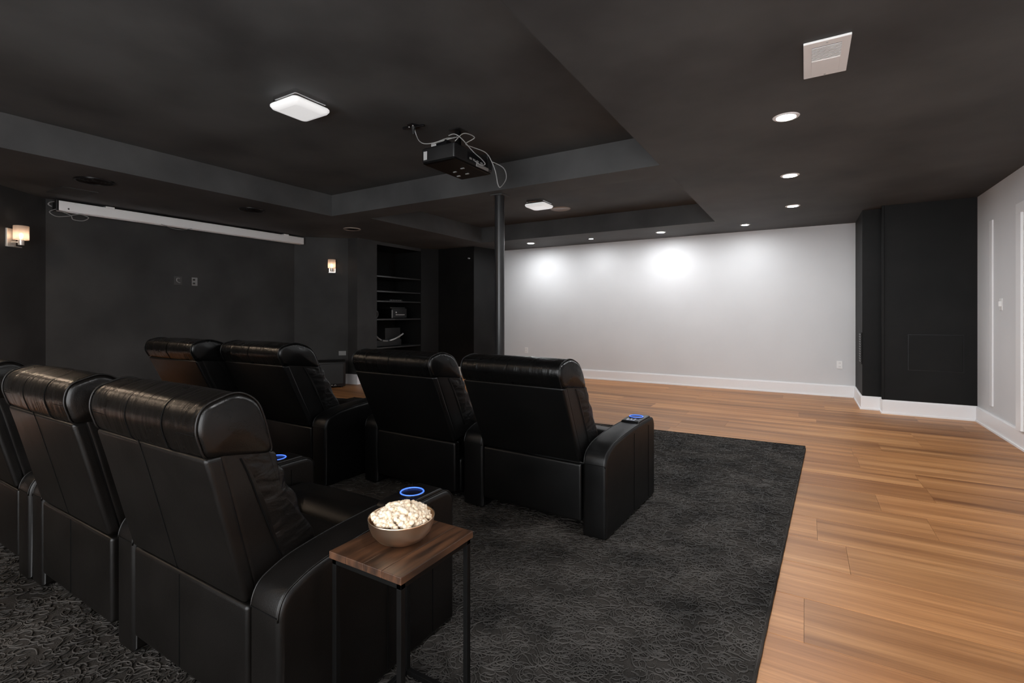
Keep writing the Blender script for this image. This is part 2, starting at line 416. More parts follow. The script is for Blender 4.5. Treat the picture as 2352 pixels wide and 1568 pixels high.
# ------------------------------------------------------------------ recessed lamps
WGLOW = plain('added_warm_lamp_lens', (1, 1, 1), .5, emit=CAN*1.1, ecol=(1, .76, .55))  # lens of the added warm lamps
def can(x, y, label, r=.055, glow=None):
    t = empty('recessed_light', (x, y, H), 0, label, 'ceiling light', 'recessed ceiling lights')
    bm = bmesh.new(); lathe(bm, [(r, -.001), (r+.004, -.006), (r+.022, -.004), (r+.026, 0), (r, 0), (r, -.001)], 32)
    link('trim_ring', bm, BLACKC if r < .04 else TRIM, t, angle=50)
    bm = bmesh.new(); lathe(bm, [(0, -.0045), (r*.8, -.004), (r, -.001), (0, -.001)], 32); link('lens', bm, glow or GLOW, t, angle=50)
    return t
can(-.10, 2.20, 'lit round recessed lamp just above the top of the picture')
can(-.11, 3.74, 'largest lit round recessed lamp, near the white square ceiling vent')
can(-.125, 5.33, 'lit round recessed lamp, middle of the line going towards the screen wall')
can(-.13, 6.85, 'lit round recessed lamp nearest the black corner of the screen wall')
can(-.76, 7.93, 'lit recessed lamp above the right part of the white screen wall', .042)
can(-1.99, 7.95, 'lit recessed lamp above the bright spot on the white wall')
can(-3.20, 8.00, 'small dim recessed lamp between the two brighter ones over the white wall', .036)
can(-4.36, 7.93, 'lit recessed lamp next to the black post over the white wall')
for i, y in enumerate((.7, -.8)): can(-.10, y, ('added recessed fill lamp, unseen behind the viewer on the right soffit', 'added recessed fill lamp, unseen farthest behind the viewer on the right soffit')[i])  # out-of-view lamps added behind the camera for fill light
for i, (x, y) in enumerate(((-5.85, .65), (-5.85, -.45), (-5.85, -1.5))): can(x, y, ('added warm recessed lamp, unseen over the left aisle, nearest the left sconce', 'added warm recessed lamp, unseen over the left aisle behind the viewer', 'rearmost added warm recessed lamp, unseen over the left aisle')[i], glow=WGLOW)  # out-of-view lamps added for the warm streaks on the headrests

# flush glass ceiling lamps in the trays
def roundrect(w, h, r, seg=6):
    out = []
    for cx, cy, a0 in ((w-r, h-r, 0), (-w+r, h-r, 90), (-w+r, -h+r, 180), (w-r, -h+r, 270)):
        for k in range(seg+1):
            a = math.radians(a0+90*k/seg); out.append((cx+r*math.cos(a), cy+r*math.sin(a)))
    return out
def loft(bm, layers):
    rings = [[bm.verts.new((x, y, z)) for x, y in pts] for pts, z in layers]; n = len(rings[0])
    for a, b in zip(rings, rings[1:]):
        for i in range(n): bm.faces.new((a[i], a[(i+1) % n], b[(i+1) % n], b[i]))
    bm.faces.new(rings[0]); bm.faces.new(rings[-1][::-1])
def dome(x, y, rz, label, mat=DOME):
    t = empty('flush_ceiling_lamp', (x, y, HT), rz, label, 'ceiling light', 'square flush ceiling lamps')
    bm = bmesh.new(); loft(bm, [(roundrect(.135, .135, .012, 2), 0), (roundrect(.135, .135, .012, 2), -.03), (roundrect(.125, .125, .012, 2), -.032), (roundrect(.125, .125, .012, 2), -.055)])
    link('chrome_base', bm, CHROME, t, angle=30)
    bm = bmesh.new(); loft(bm, [(roundrect(.150, .150, .035), -.056), (roundrect(.157, .157, .04), -.064), (roundrect(.157, .157, .04), -.075), (roundrect(.145, .145, .035), -.092), (roundrect(.11, .11, .03), -.103)])
    link('glass_shade', bm, mat, t, angle=50)
    return t
dome(-3.22, 2.30, 0, 'large square milk-glass ceiling lamp with chrome base, nearest the viewer')
dome(-3.22, 6.10, 0, 'smaller-looking square milk-glass lamp in the far tray, right of the post')
WARM = plain('added_warm_milk_glass', (.8, .75, .7), .3, emit=15, ecol=(1, .76, .55))
dome(-3.30, -.45, 0, 'added square ceiling lamp with warm glass, unseen behind the viewer', WARM)  # unseen lamp added for warm highlights on the chair backs

# plain round plate beside the far lamp
bm = bmesh.new(); lathe(bm, [(0, -.012), (.13, -.012), (.15, -.005), (.155, 0), (0, 0)], 32)
tag(link('ceiling_plate', bm, BRONZE, None, angle=40, loc=(-3.18, 6.72, HT)), 'grey-brown round plate on the tray ceiling beside the far square lamp', 'cover plate')

# round in-ceiling speakers
def speaker(x, y, r, label, ringmat=GLOSSB, gm=None):
    t = empty('ceiling_speaker', (x, y, H), 0, label, 'speaker', 'round ceiling speakers')
    bm = bmesh.new(); lathe(bm, [(r-.022, -.002), (r-.018, -.012), (r-.004, -.012), (r, -.004), (r, 0), (r-.022, 0), (r-.022, -.002)], 40); link('rim', bm, ringmat, t, angle=40)
    bm = bmesh.new(); lathe(bm, [(0, -.004), (r-.02, -.004), (r-.02, 0), (0, 0)], 40); link('grille', bm, gm or SPKR, t, angle=40)
    bm = bmesh.new()
    for q in (.3, .5, .7): lathe(bm, [(r*q-.003, -.004), (r*q, -.009), (r*q+.003, -.004), (r*q-.003, -.004)], 32)
    link('cone_ring', bm, GLOSSB, t, smooth=True)
speaker(-6.02, 2.01, .16, 'black round ceiling speaker above the left end of the rolled screen')
speaker(-5.98, 3.58, .15, 'black round ceiling speaker above the right half of the rolled screen')
speaker(-5.99, 5.18, .13, 'round ceiling fitting with tan rim, above the far wall sconce', BRONZE)
tag(link('ceiling_patch', B(-7.0, -6.55, 1.92, 2.22, H-.006, H+.002, .002), BLACK), 'flat black rectangular cover on the ceiling by the left end of the screen', 'cover plate')

# white ceiling vent
t = empty('ceiling_vent', (.09, 2.97, H), 0, 'white rectangular ceiling vent with louvres in its nearer half', 'vent')
bm = bmesh.new(); hx, hy = .098, .200
box(bm, -hx, hx, -hy, hy, -.012, 0, .003)
link('vent_plate', bm, PLAST, t)
link('grille_shade_sheet', B(-.062, .062, -.150, -.010, -.0128, -.0118), plain('vent_shadow_grey', (.06, .06, .06), .6), t)  # flat dark sheet: shade behind the slats is put into its colour
for i in range(11):
    y = -.144+i*.0130
    link('slat', B(-.062, .062, y-.0030, y+.0030, -.0150, -.0125, .0008, 1), PLAST, t)
link('cover_plate', B(-.062, .062, -.006, .165, -.0165, -.0115, .002), PLAST, t)
for y in (-.182, .182):
    bm = bmesh.new(); lathe(bm, [(0, -.0150), (.004, -.0145), (.005, -.012), (0, -.012)], 12); link('screw', bm, GREYL, t, loc=(0, y, 0))

# ------------------------------------------------------------------ rolled-up projection screen on the left wall
t = empty('projection_screen', (-7.30, 3.67, 2.38), 0, 'long white rolled-up projection screen case under the left soffit', 'projection screen')
bm = bmesh.new()
pr = roundpoly([(-.055, 0), (.055, 0), (.055, .115), (-.055, .115)], .014)
b2 = bmesh.new(); slab(b2, pr, -1.575, 1.555, .004, nr=2); b2.transform(Matrix.Rotation(PI/2, 4, 'Z')); merge(bm, b2)
link('case', bm, PLAST, t, angle=45)
link('end_cap', B(-.056, .056, -1.60, -1.575, -.003, .118, .004), BLKPL, t)
link('end_cap', B(-.056, .056, 1.555, 1.578, -.001, .116, .008), TRIM, t)
for y in (-1.10, 1.25): link('mounting_bracket', B(-.062, .061, y-.045, y+.045, .100, .128, .003), PLAST, t)
link('bottom_bar', B(-.02, .02, -1.5, 1.5, -.004, .002, .002), PLAST, t)
bm = bmesh.new(); lathe(bm, [(0, .002), (.009, .002), (.009, -.001), (0, -.001)], 14, Matrix.Rotation(PI/2, 4, 'Y')); link('button', bm, DSLOT, t, loc=(.0555, -1.49, .03))
bm = bmesh.new()
P = [(.05, -1.60, .01), (.07, -1.66, -.035), (.07, -1.60, -.075), (.07, -1.50, -.055), (.06, -1.44, -.03), (.06, -1.38, -.015), (.06, -1.31, -.04), (.06, -1.36, -.085), (.06, -1.45, -.085), (.06, -1.47, -.045), (.055, -1.52, -.02), (.05, -1.60, .0)]
tube(bm, spline(P, 8), .0045, 6); link('cord', bm, CORD, t, smooth=True)
bm = bmesh.new(); tube(bm, spline([(.055, -.55, .005), (.06, -.42, -.03), (.06, -.30, -.032), (.055, -.18, .002)], 8), .004, 6); link('cord', bm, CORD, t, smooth=True)
bm = bmesh.new(); tube(bm, spline([(.0, -1.60, .10), (.0, -1.635, .085), (.0, -1.65, .06), (.0, -1.62, .04)], 6), .006, 6); link('hanger_hook', bm, CORD, t, smooth=True)

# ------------------------------------------------------------------ sconces
NICKEL = plain('brushed_nickel', (.85, .84, .82), .42, .85)
def sconce(x, y, z, ang, label, s=1.0):
    """local -y points into the room"""
    t = empty('wall_sconce', (x, y, z), ang, label, 'wall lamp', 'glass wall sconces')
    link('back_plate', B(-.055, .055, -.018, 0, -.105, .085, .002), NICKEL, t)
    link('ledge', B(-.055, .055, -.075, -.016, -.108, -.100, .001), NICKEL, t)
    bm = bmesh.new(); tube(bm, [(0, -.016, -.055), (0, -.10, -.055)], .007, 10); link('arm', bm, NICKEL, t, smooth=True)
    bm = bmesh.new(); lathe(bm, [(0, -.085), (.024, -.085), (.025, -.078), (.022, -.075), (.025, -.072), (.025, -.03), (.02, -.026), (0, -.026)], 24); link('socket', bm, NICKEL, t, angle=30, loc=(0, -.105, 0))
    bm = bmesh.new(); lathe(bm, [(.022, -.030), (.060, -.030), (.062, -.028), (.062, .112), (.0605, .114), (.059, .112), (.059, -.026), (.022, -.027), (.022, -.030)], 32); link('glass_shade', bm, SHADE, t, angle=40, loc=(0, -.105, 0))
    bm = bmesh.new(); lathe(bm, [(0, -.022), (.009, -.018), (.014, 0), (.016, .018), (.012, .034), (0, .042)], 16); link('bulb', bm, BULB, t, smooth=True, loc=(0, -.105, 0))
    return t
# wall direction vectors: room lies along (+.76,+.65) for the near diagonal, (+.707,-.707) for the far one
sconce(-7.105, 1.662, 2.01, math.atan2(.76, .65)+PI/2-math.radians(0)-math.atan2(.76, .65)+math.radians(130.5)-PI/2, 'lit wall sconce at the far left edge, left of the rolled screen')
sconce(-6.990, 5.620, 2.02, math.radians(45), 'lit wall sconce on the slanted wall right of the rolled screen')

# ------------------------------------------------------------------ wall plates
def plate(name, loc, rz, label, cat, mat, w=.07, h=.115, kind='duplex', group=None):
    t = empty(name, loc, rz, label, cat, group)
    link('cover', B(-w/2, w/2, -.006, 0, -h/2, h/2, .002), mat, t)
    if kind == 'duplex':
        for z in (.026, -.026):
            s = link('socket', B(-.017, .017, -.008, -.005, z-.015, z+.015, .003), mat, t)
            bm = bmesh.new(); box(bm, -.008, -.005, -.0086, -.0076, z-.006, z+.006); box(bm, .005, .008, -.0086, -.0076, z-.006, z+.006); link('slot', bm, DSLOT, s)
    elif kind == 'switch':
        link('toggle', B(-.010, .010, -.022, -.005, -.02, .03, .002), mat, t)
    return t
plate('wall_outlet', (-4.812, 8.57, .481), 0, 'white outlet low on the screen wall, just right of the post', 'outlet', PLAST)
plate('wall_outlet', (.43, 8.57, .466), 0, 'white outlet low on the screen wall near the black corner', 'outlet', PLAST)
plate('light_switch', (1.66, 6.62, 1.30), PI/2*-1, 'small white wall control beside the narrow batten on the right wall', 'switch', PLAST, .075, .12, 'switch')
GRYP = plain('grey_plate', (.055, .055, .055), .35)
GRYP2 = plain('grey_socket', (.22, .22, .22), .35)
t = plate('cable_plate', (-7.42, 3.40, 1.668), PI/2, 'left of the two small plates on the recess wall, with a hook-shaped cable pass', 'wall plate', GRYP, .10, .115, None)
bm = bmesh.new(); tube(bm, spline([(.015, -.012, .03), (-.018, -.015, .028), (-.022, -.015, -.005), (0, -.015, -.025), (.022, -.01, -.03)], 6), .006, 8); link('cable_hook', bm, GRYP2, t, smooth=True)
t = plate('wall_outlet', (-7.42, 3.612, 1.665), PI/2, 'right of the two small plates on the recess wall, pale double outlet', 'outlet', GRYP2, .075, .115, None)
for z in (.026, -.026): link('socket', B(-.025, .005, -.009, -.005, z-.012, z+.012, .003), DSLOT, t)
t = empty('wall_register', (.62, 7.715, .77), -PI/2, 'black vent on the side of the dark corner beside the screen wall', 'vent')
link('vent_frame', B(-.13, .13, -.012, 0, -.2, .2, .003), BLACKS, t)
for i in range(12): link('slat', B(-.11, .11, -.016, -.010, -.178+i*.031, -.160+i*.031, .001, 1), GLOSSB, t)
# plate above the subwoofer
plate('wall_outlet', (-6.875, 5.735, .53), math.radians(45), 'grey outlet just above the black speaker box', 'outlet', GRYP2, .12, .075, None)

# ------------------------------------------------------------------ subwoofer
t = empty('floor_speaker', (-6.63, 5.31, 0), math.radians(51), 'black box speaker on the wood floor under the far wall sconce', 'speaker')
bm = bmesh.new(); loft(bm, [(roundrect(.215, .19, .045), .02), (roundrect(.22, .195, .05), .03), (roundrect(.225, .20, .05), .41), (roundrect(.215, .19, .045), .425)])
link('cabinet', bm, BLKPL, t, angle=35, loc=(0, .20, 0))
link('top_plate', B(-.215, .215, .01, .385, .423, .431, .004), BLACKS, t)
link('front_grille', B(-.185, .185, -.012, .004, .06, .395, .008), SPKR, t)
bm = bmesh.new()
for x in (-.06, -.03, 0.0): box(bm, x, x+.018, -.016, -.006, .040, .052, .002)
link('emblem', bm, GREYL, t)
bm = bmesh.new(); tube(bm, spline([(.04, -.012, .03), (.055, -.016, .05), (.07, -.012, .045), (.065, -.012, .028)], 6), .004, 6); link('handle', bm, GREYL, t, smooth=True)
for x, y in ((-.16, .06), (.16, .06), (-.16, .34), (.16, .34)):
    bm = bmesh.new(); lathe(bm, [(0, 0), (.018, 0), (.02, .02), (0, .02)], 12); link('foot', bm, BLKPL, t, loc=(x, y, 0))

# ------------------------------------------------------------------ niche contents
SHZ = (1.905, 1.632, 1.452, 1.120, .60)
for i, z in enumerate(SHZ):
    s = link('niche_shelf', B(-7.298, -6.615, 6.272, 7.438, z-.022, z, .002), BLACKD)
    tag(s, ('top black shelf in the dark niche', 'second black shelf from the top in the dark niche', 'third black shelf from the top, under the slim box',
            'fourth black shelf, carrying the equipment box', 'lowest black shelf in the dark niche, behind the headrest')[i], 'shelf', 'black shelves in the niche')
    link('front_edge', B(-6.616, -6.606, 6.272, 7.438, z-.024, z+.001, .001), plain('shelf_edge', (.035, .035, .036), .3) if i == 0 else bpy.data.materials['shelf_edge'], s)
t = empty('media_box', (-6.82, 6.85, 1.455), 0, 'slim black box with a row of small lights on the third shelf', 'electronics')
link('housing', B(-.12, .12, -.17, .17, 0, .028, .003), BLKPL, t)
for i, y in enumerate((-.15, -.125, -.08, -.035, .01, .055, .10)): link('button', B(.12, .124, y, y+.014, .010, .020, .001), GREYL, t)
t = empty('av_receiver', (-6.84, 6.90, 1.123), 0, 'black equipment box with a bright slot on the fourth niche shelf', 'electronics')
link('housing', B(-.17, .17, -.20, .20, .012, .19, .006), BLKMET, t)
link('front_panel', B(.17, .178, -.20, .20, .012, .19, .003), BLKPL, t)
link('lid', B(-.15, .175, -.235, .16, .192, .215, .004), BLKPL, t)
link('display_slot', B(.178, .182, -.10, .14, .065, .078, .001), GREYL, t)
bm = bmesh.new(); lathe(bm, [(0, .012), (.014, .012), (.016, 0), (0, 0)], 16, Matrix.Rotation(PI/2, 4, 'Y')); link('knob', bm, GREYL, t, loc=(.178, -.09, .115))
for y in (-.2,): link('side_rail', B(.165, .184, y, y+.02, .012, .16, .002), GRYP2, t)
for x in (-.13, .13):
    for y in (-.16, .16): link('foot', B(x-.015, x+.015, y-.015, y+.015, 0, .012), BLKPL, t)
bm = bmesh.new(); tube(bm, spline([(-6.68, 6.33, 1.35), (-6.68, 6.30, 1.30), (-6.67, 6.35, 1.25), (-6.67, 6.36, 1.19), (-6.68, 6.33, 1.13), (-6.75, 6.34, 1.125)], 6), .006, 6)
tag(link('hanging_cable', bm, GRYP2, None, smooth=True), 'short dark cable hanging at the left side of the fourth niche shelf', 'cable')
t = empty('curved_rack', (-6.78, 6.66, .603), 0, 'dark stand with a curved three-piece silver rail at the bottom of the niche', 'stand')
link('stand_box', B(-.2, .06, -.28, .36, 0, .12, .01), BLKPL, t)
def arc_piece(y0, y1, n=8):
    pts = []
    for k in range(n+1):
        y = y0+(y1-y0)*k/n; u = (y+.02)/.40
        pts.append((.14-.09*(1-u*u), y, .10+.16*u*u))
    return pts
for a, b in ((-.37, -.17), (-.13, .0), (.04, .34)):
    bm = bmesh.new(); tube(bm, arc_piece(a, b), .017, 10); link('rail', bm, plain('grey_gloss', (.38, .38, .38), .2, .4), t, smooth=True)
link('bracket', B(-.02, .05, -.30, .30, .10, .125, .004), BLKPL, t)
link('back_frame', B(-.03, -.01, .0, .40, .11, .34, .01), BLKPL, t)
bm = bmesh.new(); tube(bm, [(0, 0, 0), (0, -.05, 0)], .012, 10)
tag(link('wall_hook', bm, GREYL, None, loc=(-5.60, 7.72, 2.29)), 'tiny grey knob high on the black wall left of the post', 'hook')

# ------------------------------------------------------------------ projector
t = empty('projector', (-2.59, 3.40, 2.455), 0, 'black ceiling projector with a tangle of grey cables, in front of the beam', 'projector')
bm = bmesh.new(); loft(bm, [(roundrect(.150, .255, .012), .012), (roundrect(.170, .275, .015), .02), (roundrect(.172, .277, .015), .03), (roundrect(.172, .277, .015), .125), (roundrect(.165, .27, .02), .135)])
link('housing', bm, BLKPL, t, angle=30)
bm = bmesh.new(); loft(bm, [(roundrect(.150, .255, .012), 0), (roundrect(.165, .270, .012), .006), (roundrect(.165, .270, .012), .012)]); link('base_tray', bm, BLKMET, t, angle=30)
link('barcode_label', B(-.150, -.112, -.2785, -.2765, .035, .105, .0005, 1), GREYL, t)
link('port_panel', B(.1715, .1735, -.10, .22, .04, .11, .001), GLOSSB, t)
for i, y in enumerate((-.07, -.02, .03, .09)): link('port', B(.173, .178, y, y+.03, .05, .066, .001), GRYP2, t)
link('slanted_bracket', B(.174, .186, .02, .20, .012, .04, .004), GRYP2, t)
for x, y in ((-.05, .02), (.01, .12), (.07, -.03), (-.10, .14)): link('foot', B(x-.018, x+.018, y-.008, y+.008, -.008, .001, .003), GRYP2, t)
bm = bmesh.new(); lathe(bm, [(0, .03), (.03, .03), (.045, .028), (.05, 0), (0, 0)], 24, Matrix.Rotation(-PI/2, 4, 'X')); link('lens', bm, GLOSSB, t, angle=40, loc=(-.06, .277, .075))
link('cable_cover', B(.10, .175, .20, .275, .03, .17, .006), BLKPL, t)
link('mount_arm', B(-.02, .02, -.02, .02, .135, .335, .003), BLKMET, t)
link('mount_plate', B(-.06, .06, -.06, .06, .337, .345, .004), BLKPL, t)
link('mount_bracket', B(-.16, .14, -.03, .03, .135, .150, .003), BLKMET, t)
bx = link('junction_box', B(-.10, .06, -.24, -.17, .145, .185, .003), GLOSSB, t)
link('sticker', B(-.098, -.045, -.2415, -.2395, .150, .180), GREYL, bx)
for P in ([(-.25, -.28, .32), (-.235, -.27, .26), (-.19, -.28, .20), (-.12, -.29, .165), (-.03, -.27, .165), (.05, -.22, .20), (.08, -.16, .215)],
          [(.10, -.26, .20), (.13, -.22, .22), (.17, -.18, .19), (.19, -.05, .12), (.21, .06, .075), (.215, .10, .045), (.20, .06, .03), (.18, .0, .05)],
          [(.12, -.20, .17), (.18, -.16, .235), (.21, -.05, .23), (.14, -.08, .18), (.16, .0, .17), (.22, .12, .14), (.25, .2, .02), (.27, .22, -.11), (.27, .27, -.12), (.27, .36, -.02), (.25, .34, .07), (.17, .26, .12)],
          [(-.12, -.20, .18), (-.02, -.25, .17), (.08, -.22, .19), (.13, -.18, .21)]):
    bm = bmesh.new(); tube(bm, spline(P, 8), .0042, 6); link('cable', bm, CORD, t, smooth=True)
jb = empty('ceiling_junction', (-2.85, 3.12, HT), 0, 'small black star-shaped ceiling plate with hanging plug, left of the projector', 'ceiling plate')
bm = bmesh.new(); lathe(bm, [(0, -.01), (.05, -.01), (.06, 0), (0, 0)], 6); link('plate', bm, GLOSSB, jb)
bm = bmesh.new(); tube(bm, [(-.10, -.02, -.008), (.10, .02, -.008)], .01, 6); link('strap', bm, GLOSSB, jb)
bm = bmesh.new(); lathe(bm, [(0, -.075), (.012, -.075), (.016, -.03), (.02, -.01), (0, -.01)], 12); link('plug', bm, BLKPL, jb)
for x, y in ((-.03, -.02), (.02, -.03), (.03, .01)):
    bm = bmesh.new(); lathe(bm, [(0, -.016), (.006, -.014), (.007, -.009), (0, -.009)], 10); link('screw', bm, GREYL, jb, loc=(x, y, 0))

# ------------------------------------------------------------------ recliners
NEAR = dict(back=[(0, .376), (-.08, .715), (-.106, .812)], hb=(-.106, .812),
            head=[(-.104, .806, .02), (-.128, .885, .04), (-.112, .942, .05), (-.02, .972, .06), (.035, .940, .05), (.058, .885, .04), (.085, .775, .03)],
            front=[(.030, .835), (.074, .785), (.110, .716), (.163, .603), (.235, .44)], alen=.74)
FAR = dict(back=[(0, .376), (-.13, .66), (-.200, .812)], hb=(-.200, .812),
           head=[(-.198, .806, .02), (-.232, .875, .04), (-.215, .928, .05), (-.11, .955, .08), (-.005, .917, .06), (.040, .868, .04), (.080, .770, .03)],
           front=[(.020, .835), (.071, .785), (.105, .74), (.174, .613), (.262, .43)], alen=.82)
def lerp2(a, b, t): return (a[0]+(b[0]-a[0])*t, a[1]+(b[1]-a[1])*t)
def recliner(P, w, arms, hide=JET, name='recliner', seams=(.45,), la=.13, ra=.14, panel=()):
    """w: width between the arms; local x centred on the seat, y forward"""
    LEA, LEAH, LEAW = hide
    t = empty(name, (0, 0, 0))
    x0, x1 = -w/2, w/2; A = P['alen']
    # seat base, cushion and leg rest
    link('seat_base', S(roundpoly([(.06, .05), (.06, .26), (A-.06, .28), (A-.06, .05)], .02), x0+.004, x1-.004, .01), LEA, t, angle=60)
    link('seat_cushion', S(roundpoly([(.16, .25), (.16, .385), (.36, .395), (A-.26, .385), (A-.245, .25)], .04), x0+.006, x1-.006, .03, puff=.008), LEA, t, smooth=True)
    link('leg_rest', S(roundpoly([(A-.25, .12), (A-.25, .37, .03), (A-.20, .415, .05), (A-.06, .41, .06), (A-.01, .36, .05), (A-.01, .12)], .03), x0+.006, x1-.006, .03, puff=.008), LEA, t, smooth=True)
    # rear lower panel
    rp = link('rear_panel', S(roundpoly([(.0, .065), (.0, .376), (.05, .376), (.06, .065)], .014), x0+.006, x1-.006, .012), LEA, t, angle=60)
    bm = bmesh.new()
    for s in seams: tube(bm, [(x0+w*s, -.0005, .075), (x0+w*s, -.0005, .366)], .0016, 5)
    if seams: tag(link('seam', bm, SEAM, rp), kind='stuff')
    # backrest shell
    bk, fr = P['back'], P['front']
    hinge, hb = bk[0], P['hb']
    core = [(hinge[0]+.028, hinge[1]+.004)] + [(p[0]+.03, p[1]) for p in bk[1:]] + [(hb[0]+.03, hb[1]+.04), lerp2(hb, fr[0], .75)] + [lerp2(b, f, .62) for b, f in ((bk[1], fr[-2]), (bk[0], fr[-1]))]
    link('backrest', S(roundpoly(core, .02), x0+.012, x1-.012, .014), LEA, t, angle=60)
    # outer panel on the back
    q = [(hinge[0]-.004, hinge[1]+.008, .012)] + [(p[0]-.004, p[1]) for p in bk[1:-1]] + [(hb[0]-.002, hb[1]-.006, .014), (hb[0]+.045, hb[1]-.004, .01)] + [(p[0]+.042, p[1]) for p in bk[1:-1][::-1]] + [(hinge[0]+.04, hinge[1]+.008, .01)]
    bp = link('back_panel', S(roundpoly(q, .03), x0+.008, x1-.010, .013), LEA, t, angle=60)
    bm = bmesh.new()
    for s in seams:
        tube(bm, spline([(x0+w*s, p[0]-.0045, p[1]+.01*(i == 0)) for i, p in enumerate(bk)], 4), .0016, 5)
    if seams: tag(link('seam', bm, SEAM, bp), kind='stuff')
    # front cushion with a scalloped, tufted front
    n = 5; ptsF = spline([(p[0], p[1], 0) for p in fr], 8)
    def along(u):
        k = u*(len(ptsF)-1); i = min(int(k), len(ptsF)-2); return ptsF[i].lerp(ptsF[i+1], k-i)
    pf = []
    for k in range(n*6+1):
        u = k/(n*6); a, b = along(max(0, u-.02)), along(min(1, u+.02)); d = (b-a).normalized(); nn = Vector((-d.y, d.x, 0)); nn = nn if nn.x > 0 else -nn
        p = along(u)+nn*(.006-.006*math.cos(2*PI*n*u)); pf.append(Vector((p.x, p.y)))
    inner = []
    for k in range(9):
        u = 1-k/8; p = along(u); kk = (hb[0]+(bk[0][0]-hb[0])*u, hb[1]+(bk[0][1]-hb[1])*u); inner.append(Vector((p.x*.52+kk[0]*.48, p.y*.52+kk[1]*.48)))
    cor = roundpoly([tuple(pf[1])+(.03,)]+[tuple(v)+(.0,) for v in pf[3:-3]]+[tuple(pf[-2])+(.03,), tuple(inner[0])+(.03,)]+[tuple(v)+(0.,) for v in inner[2:-2]]+[tuple(inner[-1])+(.02,)], .0)
    link('back_cushion', S(cor, x0+.013, x1-.013, .016, nr=5, puff=.004, dome=.006), LEAW, t, smooth=True)
    bm = bmesh.new()
    for s_, xx in ((-1, x0+.009), (1, x1-.009)):
        tube(bm, [(xx, p.x-.012, p.y) for p in inner[1:-1]] if False else [(xx, p.x+.004, p.y) for p in inner[1:-1]], .002, 5)
    tag(link('seam', bm, SEAM, t.children[-1] if False else [c for c in t.children if c.name.startswith('back_cushion')][0]), kind='stuff')
    # headrest roll
    hd = P['head']
    hp = roundpoly(hd, .02, 6)
    head = link('headrest', S(hp, x0+.004, x1-.006, .020, nr=5, puff=.004, dome=.010), LEAH, t, smooth=True)
    top = spline([(p[0], p[1], 0) for p in hd], 8)
    for xx in (x0+.018, x1-.020):
        bm = bmesh.new()
        cyz = [Vector((sum(p[0] for p in hd)/len(hd), sum(p[1] for p in hd)/len(hd)))]
        pts = [(xx, p.x, p.y) for p in hp[3:-3]]
        pts = [(xx+(.001 if xx > 0 else -.001), cyz[0].x+(y-cyz[0].x)*1.012, cyz[0].y+(z-cyz[0].y)*1.012) for (_, y, z) in pts]
        tube(bm, pts, .0035, 6)
        link('piping', bm, LEA, head, smooth=True)
    bm = bmesh.new()
    for s in ((.40, .72) if len(seams) else (.5,)):
        pts = [(x0+w*s, y, z) for (y, z) in [(v.x, v.y) for v in hp[2:-8]]]
        c = Vector((sum(p[1] for p in pts)/len(pts), sum(p[2] for p in pts)/len(pts)))
        tube(bm, [(p[0], c.x+(p[1]-c.x)*1.055, c.y+(p[2]-c.y)*1.03) for p in pts], .0016, 5)
    b0 = [v for v in hp if v.x < hd[1][0]+.03 and .84 < v.y < .93]
    for dz in (0, .007):
        z = .868+dz; y = min(v.x for v in hp if abs(v.y-z) < .03)
        tube(bm, [(x0+.03, y+.0005, z), (x1-.03, y+.0005, z)], .0012, 5)
    tag(link('seam', bm, SEAM, head), kind='stuff')
    # arms
    for side in arms:
        aw = la if side < 0 else ra
        a0, a1 = (x0-aw, x0) if side < 0 else (x1, x1+aw)
        prof = roundpoly([(0, .0, .01), (0, .40, .03), (.022, .445, .04), (.10, .478, .08), (.24, .497, .1), (.42, .508, .1), (A-.12, .512, .06), (A-.035, .510, .04), (A, .475, .03), (A, 0, .01)], .02, 5)
        arm = link('armrest', S(prof, a0+.002, a1-.002, .018, nr=5), LEA, t, angle=70)
        edge = prof[6:-6]
        c = Vector((A/2, .25))
        for xx in (a0+.010, a1-.010):
            bm = bmesh.new(); tube(bm, [(xx, c.x+(p.x-c.x)*.996, c.y+(p.y-c.y)*.994) for p in edge], .0028, 6)
            link('piping', bm, LEA, arm, smooth=True)
        bm = bmesh.new()
        for y in (A*.52, A-.13):
            for xx in (a0+.0012, a1-.0012): tube(bm, [(xx, y, .02), (xx, y, .475)], .0014, 5)
        tube(bm, [(a0+.012, -.0003, .385), (a1-.012, -.0003, .385)], .0014, 5)
        tag(link('seam', bm, SEAM, arm), kind='stuff')
        # cup console
        cy = A-.165; cx = (a0+a1)/2
        con = S(roundpoly([(cy-.13, .500, .01), (cy-.115, .520, .012), (cy-.05, .524, .02), (cy+.10, .524, .02), (A-.045, .505, .01)], .01), a0+.012, a1-.012, .008, nr=3)
        con = link('cup_console', con, LEA, t, angle=60)
        bm = bmesh.new(); r = .041
        lathe(bm, [(0, .5), (r-.004, .5), (r-.002, .527), (r+.004, .5285), (r+.006, .525), (r+.004, .522)], 36); link('cup_well', bm, GLOSSB, con, smooth=True, loc=(cx, cy, 0))
        # the glowing ring, then a flat black disc standing for the shaded well
        bm = bmesh.new(); tube(bm, [(cx+(r+.001)*math.cos(2*PI*k/36), cy+(r+.001)*math.sin(2*PI*k/36), .5285) for k in range(36)], .0028, 6, closed=True)
        link('light_ring', bm, BLUE, con, smooth=True)
        bm = bmesh.new(); lathe(bm, [(r-.002, .526), (r-.006, .5262), (0, .5262)], 32); link('cup_shade_disc', bm, GLOSSB, con, loc=(cx, cy, 0))
        if side in panel:
            link('control_panel', B(cx-.030, cx+.024, cy-.105, cy-.058, .520, .526, .003), plain('control_silver', (.55, .58, .68), .25, .6), con)
            for k in (-.012, .010): link('button', B(cx+k-.006, cx+k+.006, cy-.088, cy-.074, .526, .5285, .001), DSLOT, con)
    return t
